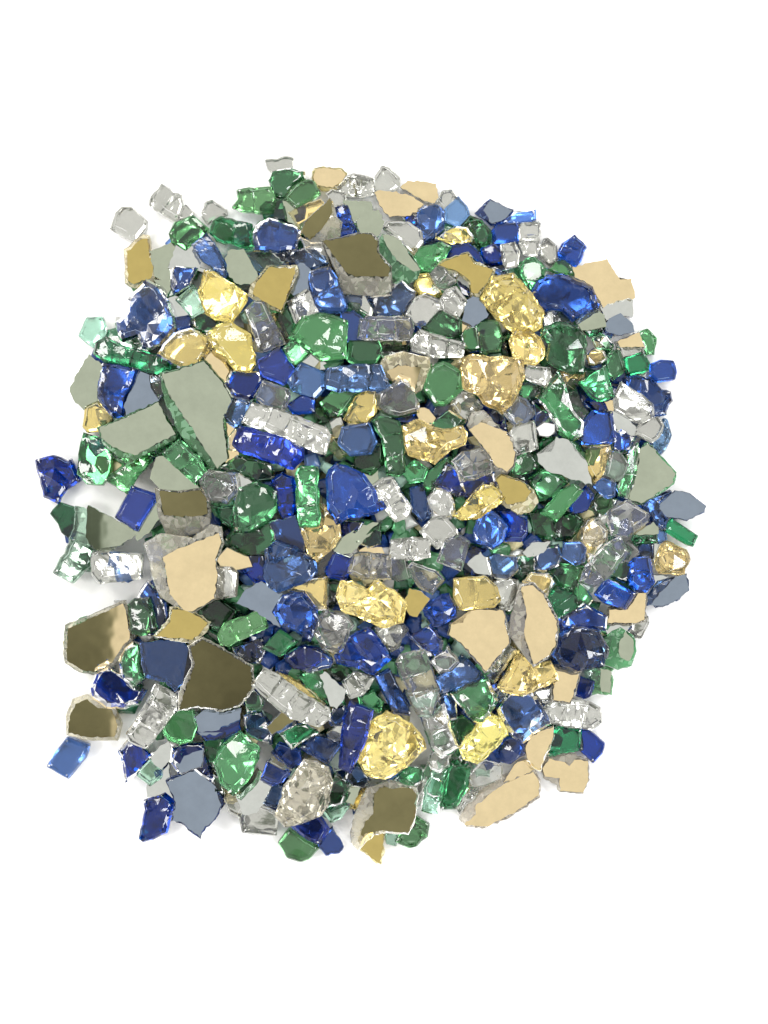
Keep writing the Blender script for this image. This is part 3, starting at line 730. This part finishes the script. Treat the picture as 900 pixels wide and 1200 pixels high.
def to_mesh(name, bm, mats, smooth_deg=None):
    bmesh.ops.recalc_face_normals(bm, faces=bm.faces)
    me = bpy.data.meshes.new(name)
    bm.to_mesh(me); bm.free()
    for m in mats: me.materials.append(m)
    if smooth_deg:
        for p in me.polygons: p.use_smooth = True
        me.set_sharp_from_angle(angle=math.radians(smooth_deg))
    return me

DARK = (0.0, -0.55)      # where the person taking the photo shades the ceiling (slope of the direction)
DW, DH = 0.22, 0.22
def slope_for(p, rx, ry):
    """Surface slope at p that mirrors the sight line into direction (rx, ry, 1)."""
    v = (p - CAM).normalized(); r = Vector((rx, ry, 1)).normalized()
    n = (r - v).normalized()
    return -n.x / n.z, -n.y / n.z

def build(i, d):
    rnd = random.Random(1000 + i)
    k = d['k']
    px, py = d['c']
    size = math.sqrt(d['a']) * PX
    H = heap(px, py)
    lvl = d['lvl']
    if k == 'sh': t = min(0.0045, 0.35 * size + 0.0015)
    elif k in ('cu', 'ba'): t = min(0.0070, 0.50 * size + 0.001)
    else: t = min(0.0075, 0.40 * size + 0.001)
    z = H + t / 2 + lvl * 0.0025 * min(1.0, 0.35 + H / 0.01)
    o = world(px, py, z)
    s = (CAMH - z) / CAMH
    P = [Vector(((x - px) * PX * s, (py - y) * PX * s)) for x, y in d['poly']]
    if sum(P[j].x * P[(j + 1) % len(P)].y - P[(j + 1) % len(P)].x * P[j].y for j in range(len(P))) < 0: P.reverse()
    # slope of the piece
    e = 6.0
    gx = (heap(px + e, py) - heap(px - e, py)) / (2 * e * PX); gy = -(heap(px, py + e) - heap(px, py - e)) / (2 * e * PX)
    sx, sy = 0.45 * gx + rnd.gauss(0, 0.10), 0.45 * gy + rnd.gauss(0, 0.10)
    if H < 0.002: sx *= 0.3; sy *= 0.3
    flat_face = bool(d['coat'])
    F = None
    if d['coat'].startswith('M') and d['coat'] in COAT:
        if d['half']:
            sg, q = d['half']
            pt = world(q[0], q[1], z)
            sx, sy = slope_for(pt, sg * DW, DARK[1])
        elif d['coat'] == 'Md':
            sx, sy = slope_for(o, DARK[0] + rnd.uniform(-.08, .08), d.get('aim', -0.44 + rnd.uniform(-.06, .05)))
        else:
            sx, sy = slope_for(o, rnd.uniform(-.22, .22), rnd.uniform(-.12, .35))
        if d['face']:
            F = [Vector(((x - px) * PX * s, (py - y) * PX * s)) for x, y in d['face']]
            if sum(F[j].x * F[(j + 1) % len(F)].y - F[(j + 1) % len(F)].x * F[j].y for j in range(len(F))) < 0: F.reverse()
    P = inset(P, -(0.00045 if lvl >= 2 or H < 0.002 else 0.0009 if lvl == 1 else 0.0013))
    # mesh rings
    bm = bmesh.new()
    rough = {'sh': 0.00022, 'cu': 0.00008, 'ba': 0.00010, 'ch': 0.00014, 'ck': 0.00024}[k]
    step = {'sh': 0.0013, 'cu': 0.0022, 'ba': 0.0022, 'ch': 0.0020, 'ck': 0.0024}[k]
    base = soften(P, {'sh': 0.0001, 'cu': 0.0004, 'ba': 0.0004, 'ch': 0.00015, 'ck': 0.0003}[k])
    mid = resample(base, step, rough, rnd)
    if k == 'ba': mid = notch(mid)
    n = len(mid)
    w = size
    if F or (flat_face and d['coat'] in COAT): top_in, sh_, up_z = 0.00025, Vector((0, 0)), 0.0
    elif flat_face: top_in, sh_, up_z = 0.0004, Vector((0, 0)), 0.0
    elif k in ('cu', 'ba'):
        top_in = 0.13 * w; a = rnd.uniform(0.15, 0.85) * math.pi; sh_ = Vector((math.cos(a), math.sin(a))) * rnd.uniform(0.02, 0.10) * w
    elif k == 'sh': top_in, sh_ = 0.0005, Vector((0, 0))
    else:
        top_in = (0.12 if k == 'ck' else 0.11) * w; a = rnd.uniform(0.1, 0.9) * math.pi; sh_ = Vector((math.cos(a), math.sin(a))) * rnd.uniform(0.0, 0.08) * w
    plane = lambda v: sx * v.x + sy * v.y
    hz = t / 2
    jz = {'sh': 0.0, 'cu': 0.00012, 'ba': 0.00015, 'ch': 0.0004, 'ck': 0.0004}[k]
    def ring(pts, zz, jit=0.0):
        return [bm.verts.new((p.x, p.y, zz + plane(p) + rnd.gauss(0, jit))) for p in pts]
    low = inset(mid, 0.025 * w if k != 'sh' else 0.0003, Vector((rnd.gauss(0, .01), rnd.gauss(0, .01))) * w)
    coated = d['coat'] in COAT
    top = inset(mid, top_in, sh_)
    rings = [ring(low, -hz)]
    if k == 'sh' or coated:
        rings.append(ring(mid, hz - 0.0006, jz * 0.3)); ringpts = top
        rings.append(ring(top, hz if not F else hz - 0.0003))
    else:
        rings.append(ring(mid, -hz * 0.35, jz)); rings.append(ring(mid, hz * 0.35, jz))
        mid2 = [m.lerp(q, 0.35) for m, q in zip(mid, top)]
        rings.append(ring(mid2, hz * 0.80, jz * 0.5))
        ringpts = top; rings.append(ring(top, hz, jz * 0.4))
    if not (k == 'sh' or coated):                # a narrow chipped upper band; its lighter runs stand in for edge glints
        band = inset(top, 0.00022)
        rings.append(ring(band, hz + 0.00004, jz * 0.3)); ringpts = top = band
    run = 0; chip = False
    last = len(rings) - 2
    for q, (a, b) in enumerate(zip(rings, rings[1:])):
        for j in range(n):
            f = bm.faces.new((a[j], a[(j + 1) % n], b[(j + 1) % n], b[j]))
            if run <= 0: run = rnd.randint(2, 6); chip = rnd.random() < ((0.30 if d['tint'] in ('cl', 'go') else 0.2) if q == last else 0.0)
            run -= 1
            f.material_index = 3 if (q == last and chip) else 2 if q < 2 else 0
    # caps
    pts = []
    amp = 0.0
    if F:
        F = resample(F, 0.0013, 0.00020, rnd); pts = list(F)
        ft = [(p.x, p.y) for p in inset(F, -0.0004)]
        for q in scatter(top, 0.0016, rnd):
            q = Vector((round(q.x, 6), round(q.y, 6)))
            if not inside(q.x, q.y, ft):
                pts.append(q); GROOVE[(q.x, q.y)] = 0.00015 + abs(rnd.gauss(0, 0.00012))
        zf = lambda v: hz + plane(v) - GROOVE.get((round(v.x, 6), round(v.y, 6)), 0)
    elif coated or flat_face or k == 'sh':
        zf = lambda v: hz + plane(v)
    else:
        gap, amp = {'cu': (0.0050, 0.00025), 'ba': (0.0050, 0.0003), 'ch': (0.0066, 0.0010), 'ck': (0.0052, 0.0015)}[k]
        dome = 0.0012 if k in ('ch', 'ck') else 0.0002
        if k == 'ba':
            pts = grooves(top, rnd)
        else:
            pts = scatter(top, gap, rnd)
        zf = lambda v: hz + plane(v) + rnd.gauss(0, amp) + dome - GROOVE.get((round(v.x, 6), round(v.y, 6)), 0)
    n0 = len(bm.faces)
    bump_cap(bm, ringpts, pts, zf, rings[-1], True)
    if F:                                        # the broken rim round the coating is partly ground to frost
        bm.faces.ensure_lookup_table()
        for f in bm.faces[n0:]:
            q = f.calc_center_median()
            if not inside(q.x, q.y, ft): f.material_index = 3 if mnoise.noise(Vector((q.x * 620, q.y * 620, i * 3.7))) > 0.18 else 2
    nf = len(bm.faces)
    silver = not coated and not (H > 0.004 and rnd.random() < {'cl': 0.5, 'go': 0.0, 'db': 0.0, 'vi': 0.0, 'dg': 0.0}.get(d['tint'], 0.10))
    if k == 'sh' or flat_face:
        bm.faces.new(rings[0][::-1])
    else:
        g2, a2 = {'cu': (0.0050, 0.0005), 'ba': (0.0050, 0.0003), 'ch': (0.0060, 0.0007), 'ck': (0.0056, 0.0009)}[k]
        bump_cap(bm, low, grooves(low, rnd) if k == 'ba' else scatter(low, g2, rnd), lambda v: -hz + plane(v) + rnd.gauss(0, a2) + 1.3 * GROOVE.get((round(v.x, 6), round(v.y, 6)), 0), rings[0], False)
    bm.faces.ensure_lookup_table()
    if silver:
        for f in bm.faces[nf:]: f.material_index = 1
    sm = {'sh': 25, 'cu': 14, 'ba': 14, 'ch': 12, 'ck': None}[k]
    look = 'flat' if (k == 'sh' or flat_face) else {'cu': 'cube', 'ba': 'cube', 'ch': 'chunk', 'ck': 'crackle'}[k]
    back = BACKGOLD if d['tint'] == 'go' else BACKSOFT if d['tint'] == 'cl' else BACK
    kind = KIND[k]
    if coated and k in ('sh', 'ch'): kind = 'mirror_shard'
    me = to_mesh(kind, bm, [GLASS[d['tint'], look], back, GLASS[d['tint'], 'side'], GLASS[d['tint'], 'arris']], sm)
    lowest = min(v.co.z for v in me.vertices)
    lift = max(0.0, 0.0002 - (o.z + lowest))
    if coated:                                   # two parts: the glass body and its metal coating
        ob = bpy.data.objects.new(kind, None); COL.objects.link(ob)
        ob.empty_display_size = 0.005
        body = bpy.data.objects.new('glass_body', me); COL.objects.link(body); body.parent = ob
        me.name = 'glass_body'
    else:
        ob = bpy.data.objects.new(kind, me); COL.objects.link(ob)
    ob.location = (o.x, o.y, o.z + lift)
    d['ob'] = ob; d['kind'] = kind
    if coated:
        Q = F if F else inset(mid, 0.00008 if k == 'sh' else top_in + 0.00004)
        bm = bmesh.new()
        lo = [bm.verts.new((p.x, p.y, hz + plane(p) + 0.00003)) for p in Q]
        hi = [bm.verts.new((p.x, p.y, hz + plane(p) + 0.00013)) for p in Q]
        m = len(Q)
        for j in range(m): bm.faces.new((lo[j], lo[(j + 1) % m], hi[(j + 1) % m], hi[j]))
        bm.faces.new(hi); bm.faces.new(lo[::-1])
        bmesh.ops.triangulate(bm, faces=[f for f in bm.faces if len(f.verts) > 4])
        cm = to_mesh('mirror_coating', bm, [COAT[d['coat']]])
        co = bpy.data.objects.new('mirror_coating', cm); COL.objects.link(co)
        co.parent = ob

for i, d in enumerate(PIECES): build(i, d)

# ------------------------------------------------------------------ labels
NOUN = r'\b(cube|bar|chunk|chip|block|piece|nugget|lump|flake|sliver|wedge|slab|scrap|pebble|film|shard|strip|crumb|tile|crystal|boulder|bits?|mass|tangle|prism|pillar|teardrop|almond|oval|plate|crag|knob|bar end|fragment|rim|spike|ribbon|cushion|square|sheet|triangle|disc)\b'
def full(desc):
    if re.search(r'\b(glass|mirror)\b', desc): return desc
    cut = re.search(r' (with|at|of|in|on|under|beside|to|fading|lying|made|behind|below|beneath|near|alone|between|over|showing|among|into|shaped) ', desc + ' ')
    found = list(re.finditer(NOUN, desc[:cut.start()] if cut else desc))
    m = found[-1] if found else re.search(NOUN, desc)
    return desc[:m.start()] + 'glass ' + desc[m.start():] if m else desc
def nwords(s): return len(re.findall(r"[A-Za-z0-9][A-Za-z0-9'’-]*", s))
MARKS = [d for d in PIECES if d['mark']]
def direction(a, b):
    """Where piece a lies seen from piece b in the photo."""
    ang = math.degrees(math.atan2(b['c'][1] - a['c'][1], a['c'][0] - b['c'][0])) % 360
    return ['right of', 'above and right of', 'above', 'above and left of', 'left of', 'below and left of', 'below', 'below and right of'][int((ang + 22.5) // 45) % 8]
used = set()
for d in sorted(PIECES, key=lambda d: not d['mark']):
    base = full(d['desc'])
    if d['mark'] and nwords(base) >= 5 and base.lower() not in used:
        lab = base
    else:
        lab = None
        near = sorted((m for m in MARKS if m is not d), key=lambda m: math.hypot(m['c'][0] - d['c'][0], m['c'][1] - d['c'][1]) - 0.35 * math.sqrt(m['a']))
        for m in near[:14]:
            c = f"{base} {direction(d, m)} the {m['desc']}"
            if nwords(c) <= 16 and c.lower() not in used:
                lab = c; break
        lab = lab or base
    used.add(lab.lower())
    ob = d['ob']
    ob['label'] = lab
    ob['category'] = {'glass_cube': 'glass cube', 'glass_bar': 'glass bar', 'glass_chunk': 'glass chunk', 'glass_nugget': 'glass nugget', 'glass_flake': 'glass flake', 'mirror_shard': 'mirror shard'}[d['kind']]
    ob['group'] = WORD[d['tint']] + ' ' + d['kind'].replace('_', ' ') + 's in the heap'

# ------------------------------------------------------------------ the uncounted rubble inside the heap
def rubble():
    rnd = random.Random(5)
    kinds = ['db', 'dg', 'lb', 'mg', 'mg', 'db', 'cl', 'pg', 'go']
    mats = [GLASS[c, 'gap_glow'] for c in ('db', 'dg', 'mg', 'cl', 'go', 'lb', 'pg')] + [BACK]
    idx = {'db': 0, 'dg': 1, 'mg': 2, 'cl': 3, 'go': 4, 'lb': 5, 'pg': 6}
    bm = bmesh.new()
    boxes = [(min(x for x, y in d['poly']), max(x for x, y in d['poly']), min(y for x, y in d['poly']), max(y for x, y in d['poly']), d['poly']) for d in PIECES]
    def covered(x, y):
        return any(b[0] <= x <= b[1] and b[2] <= y <= b[3] and inside(x, y, b[4]) for b in boxes)
    for layer, pitch in ((-0.25, 17), (0, 21), (1, 27), (2, 31)):
        y = 190
        while y < 1010:
            x = 60
            while x < 820:
                qx, qy = x + rnd.uniform(-.35, .35) * pitch, y + rnd.uniform(-.35, .35) * pitch
                x += pitch
                h = heap(qx, qy)
                zt = h + 0.0002 - layer * 0.0085
                if zt < 0.0035: continue
                if h < 0.019 and sum(covered(qx + ax, qy + ay) for ax, ay in ((0, 0), (11, 0), (-11, 0), (0, 11), (0, -11))) < 4: continue
                if layer < 0 and (covered(qx, qy) or h < 0.006): continue
                r = pitch * PX * rnd.uniform(0.55, 0.75)
                t = min(0.0075 if layer >= 0 else 0.004, zt - 0.0004)
                o = world(qx, qy, zt - t / 2)
                m = rnd.choice((4, 4, 5)) if layer < 0 else rnd.choice((5, 6, 6, 7)); a0 = rnd.uniform(0, 6.28)
                ang = [a0 + (j + rnd.uniform(-.25, .25)) * 6.283 / m for j in range(m)]
                rad = [r * (rnd.uniform(0.75, 1.1) if layer >= 0 else rnd.uniform(0.7, 1.5)) for _ in ang]
                sx, sy = rnd.gauss(0, .15), rnd.gauss(0, .15)
                R = []
                for zz, sc in ((-t / 2, 0.85), (-t * .2, 1), (t * .25, 1), (t / 2, 0.72)):
                    R.append([bm.verts.new((o.x + math.cos(a) * q * sc, o.y + math.sin(a) * q * sc, max(0.0003, o.z + zz + (sx * math.cos(a) + sy * math.sin(a)) * q * sc))) for a, q in zip(ang, rad)])
                mi = idx[rnd.choice(kinds)]
                for A, B in zip(R, R[1:]):
                    for j in range(m):
                        bm.faces.new((A[j], A[(j + 1) % m], B[(j + 1) % m], B[j])).material_index = mi
                cv = bm.verts.new((o.x, o.y, o.z + t / 2 + rnd.uniform(0, .001)))
                for j in range(m): bm.faces.new((R[-1][j], R[-1][(j + 1) % m], cv)).material_index = mi
                bm.faces.new(R[0][::-1]).material_index = 7
            y += pitch
    ob = bpy.data.objects.new('glass_rubble', to_mesh('glass_rubble', bm, mats))
    COL.objects.link(ob)
    ob['kind'] = 'stuff'; ob['label'] = 'dark blue and green broken glass filling the gaps inside the heap'; ob['category'] = 'glass rubble'
rubble()

# ------------------------------------------------------------------ the white surface
m, nt, b = new_mat('white_paper')
b.inputs['Base Color'].default_value = (0.96, 0.96, 0.955, 1); b.inputs['Roughness'].default_value = 0.9
b.inputs['Specular IOR Level'].default_value = 0.1
bm = bmesh.new()
g = 1.5
bm.faces.new([bm.verts.new(p) for p in ((-g, -g, 0), (g, -g, 0), (g, g, 0), (-g, g, 0))])
fl = bpy.data.objects.new('ground', to_mesh('ground', bm, [m])); COL.objects.link(fl)
fl['kind'] = 'structure'; fl['label'] = 'plain white surface under the glass heap'

# ------------------------------------------------------------------ light: a white room, a ring of added lamps
w = bpy.data.worlds.new('World'); scene.world = w; w.use_nodes = True
nt = w.node_tree; N, L = nt.nodes.new, nt.links.new
bg = nt.nodes['Background']
tc = N('ShaderNodeTexCoord'); sep = N('ShaderNodeSeparateXYZ'); L(tc.outputs['Generated'], sep.inputs[0])
def M(op, a, b_=None, c=None, clamp=False):
    n = N('ShaderNodeMath'); n.operation = op; n.use_clamp = clamp
    for i, v in enumerate((a, b_, c)):
        if v is None: continue
        if isinstance(v, (int, float)): n.inputs[i].default_value = v
        else: L(v, n.inputs[i])
    return n.outputs[0]
dz = M('MAXIMUM', sep.outputs[2], 0.02)
X = M('DIVIDE', sep.outputs[0], dz); Y = M('DIVIDE', sep.outputs[1], dz)
def soft(v, c, h, s):      # 1 within h of c, soft edge s
    return M('MULTIPLY_ADD', M('SUBTRACT', h, M('ABSOLUTE', M('SUBTRACT', v, c))), 1 / s, 0.5, True)
dark = M('MULTIPLY', soft(X, DARK[0], DW, 0.006), soft(Y, DARK[1], DH, 0.03))
noise = N('ShaderNodeTexNoise'); noise.inputs['Scale'].default_value = 3.2; noise.inputs['Detail'].default_value = 2
L(tc.outputs['Generated'], noise.inputs['Vector'])
room = N('ShaderNodeMapRange'); room.interpolation_type = 'SMOOTHSTEP'
room.inputs['From Min'].default_value = 0.40; room.inputs['From Max'].default_value = 0.58
room.inputs['To Min'].default_value = 0.40; room.inputs['To Max'].default_value = 1.25
L(noise.outputs['Fac'], room.inputs['Value'])
zen = N('ShaderNodeMapRange'); zen.interpolation_type = 'SMOOTHSTEP'
zen.inputs['From Min'].default_value = 0.78; zen.inputs['From Max'].default_value = 0.91
L(sep.outputs[2], zen.inputs['Value'])
mix = N('ShaderNodeMix'); mix.data_type = 'FLOAT'
L(zen.outputs[0], mix.inputs[0]); L(room.outputs[0], mix.inputs[2]); mix.inputs[3].default_value = 0.95
shade = N('ShaderNodeMapRange'); L(Y, shade.inputs['Value'])     # the figure is darker lower down
shade.inputs['From Min'].default_value = -0.75; shade.inputs['From Max'].default_value = -0.38
shade.inputs['To Min'].default_value = 0.90; shade.inputs['To Max'].default_value = 0.68
cloth = N('ShaderNodeTexNoise'); cloth.inputs['Scale'].default_value = 30; cloth.inputs['Detail'].default_value = 3
L(tc.outputs['Generated'], cloth.inputs['Vector'])
mott = M('MULTIPLY_ADD', cloth.outputs['Fac'], 0.22, -0.11)
inv = M('SUBTRACT', 1.0, M('MULTIPLY', dark, M('ADD', shade.outputs[0], mott)))
tone = N('ShaderNodeMix'); tone.data_type = 'RGBA'
L(dark, tone.inputs[0]); tone.inputs[6].default_value = (1.0, 0.985, 0.96, 1); tone.inputs[7].default_value = (0.92, 1.0, 0.80, 1)
L(tone.outputs[2], bg.inputs['Color'])
L(M('MULTIPLY', mix.outputs[0], inv), bg.inputs['Strength'])

def lamp(name, loc, sx, sy, power, col=(1, 1, 1)):
    l = bpy.data.lights.new(name, 'AREA'); l.shape = 'RECTANGLE'; l.size = sx; l.size_y = sy; l.energy = power; l.color = col
    o = bpy.data.objects.new(name, l); COL.objects.link(o); o.location = loc
    o.rotation_euler = (-Vector(loc)).to_track_quat('-Z', 'Y').to_euler()
for x, y, zz, p, c in ((-0.80, 0.75, 1.35, 7, (1, .98, .94)), (0.30, 1.05, 1.3, 6.5, (1, .98, .94)), (1.05, 0.30, 1.2, 6.5, (.96, .98, 1)),
                       (-1.10, -0.20, 1.2, 8, (1, .98, .95)), (0.75, -0.85, 1.3, 6.5, (.97, .98, 1))):
    lamp('ceiling_lamp', (x, y, zz), 0.44, 0.30, p, c)  # unseen lamps added all round for highlights and a white, nearly shadowless ground

# ------------------------------------------------------------------ camera and output
cam = bpy.data.cameras.new('camera'); co = bpy.data.objects.new('camera', cam); COL.objects.link(co)
co.location = CAM
cam.sensor_fit = 'VERTICAL'; cam.sensor_height = 24.0
cam.lens = 24.0 * CAMH / (1200 * PX)
cam.clip_start = 0.05; cam.clip_end = 20
scene.camera = co
scene.view_settings.view_transform = 'Standard'; scene.view_settings.look = 'None'
scene.view_settings.exposure = 0.24; scene.view_settings.gamma = 1.0
c = scene.cycles
c.max_bounces = 16; c.transmission_bounces = 14; c.glossy_bounces = 8; c.diffuse_bounces = 3; c.transparent_max_bounces = 8
c.sample_clamp_indirect = 5.0; c.blur_glossy = 0.3
c.caustics_refractive = True; c.caustics_reflective = True
c.use_denoising = True
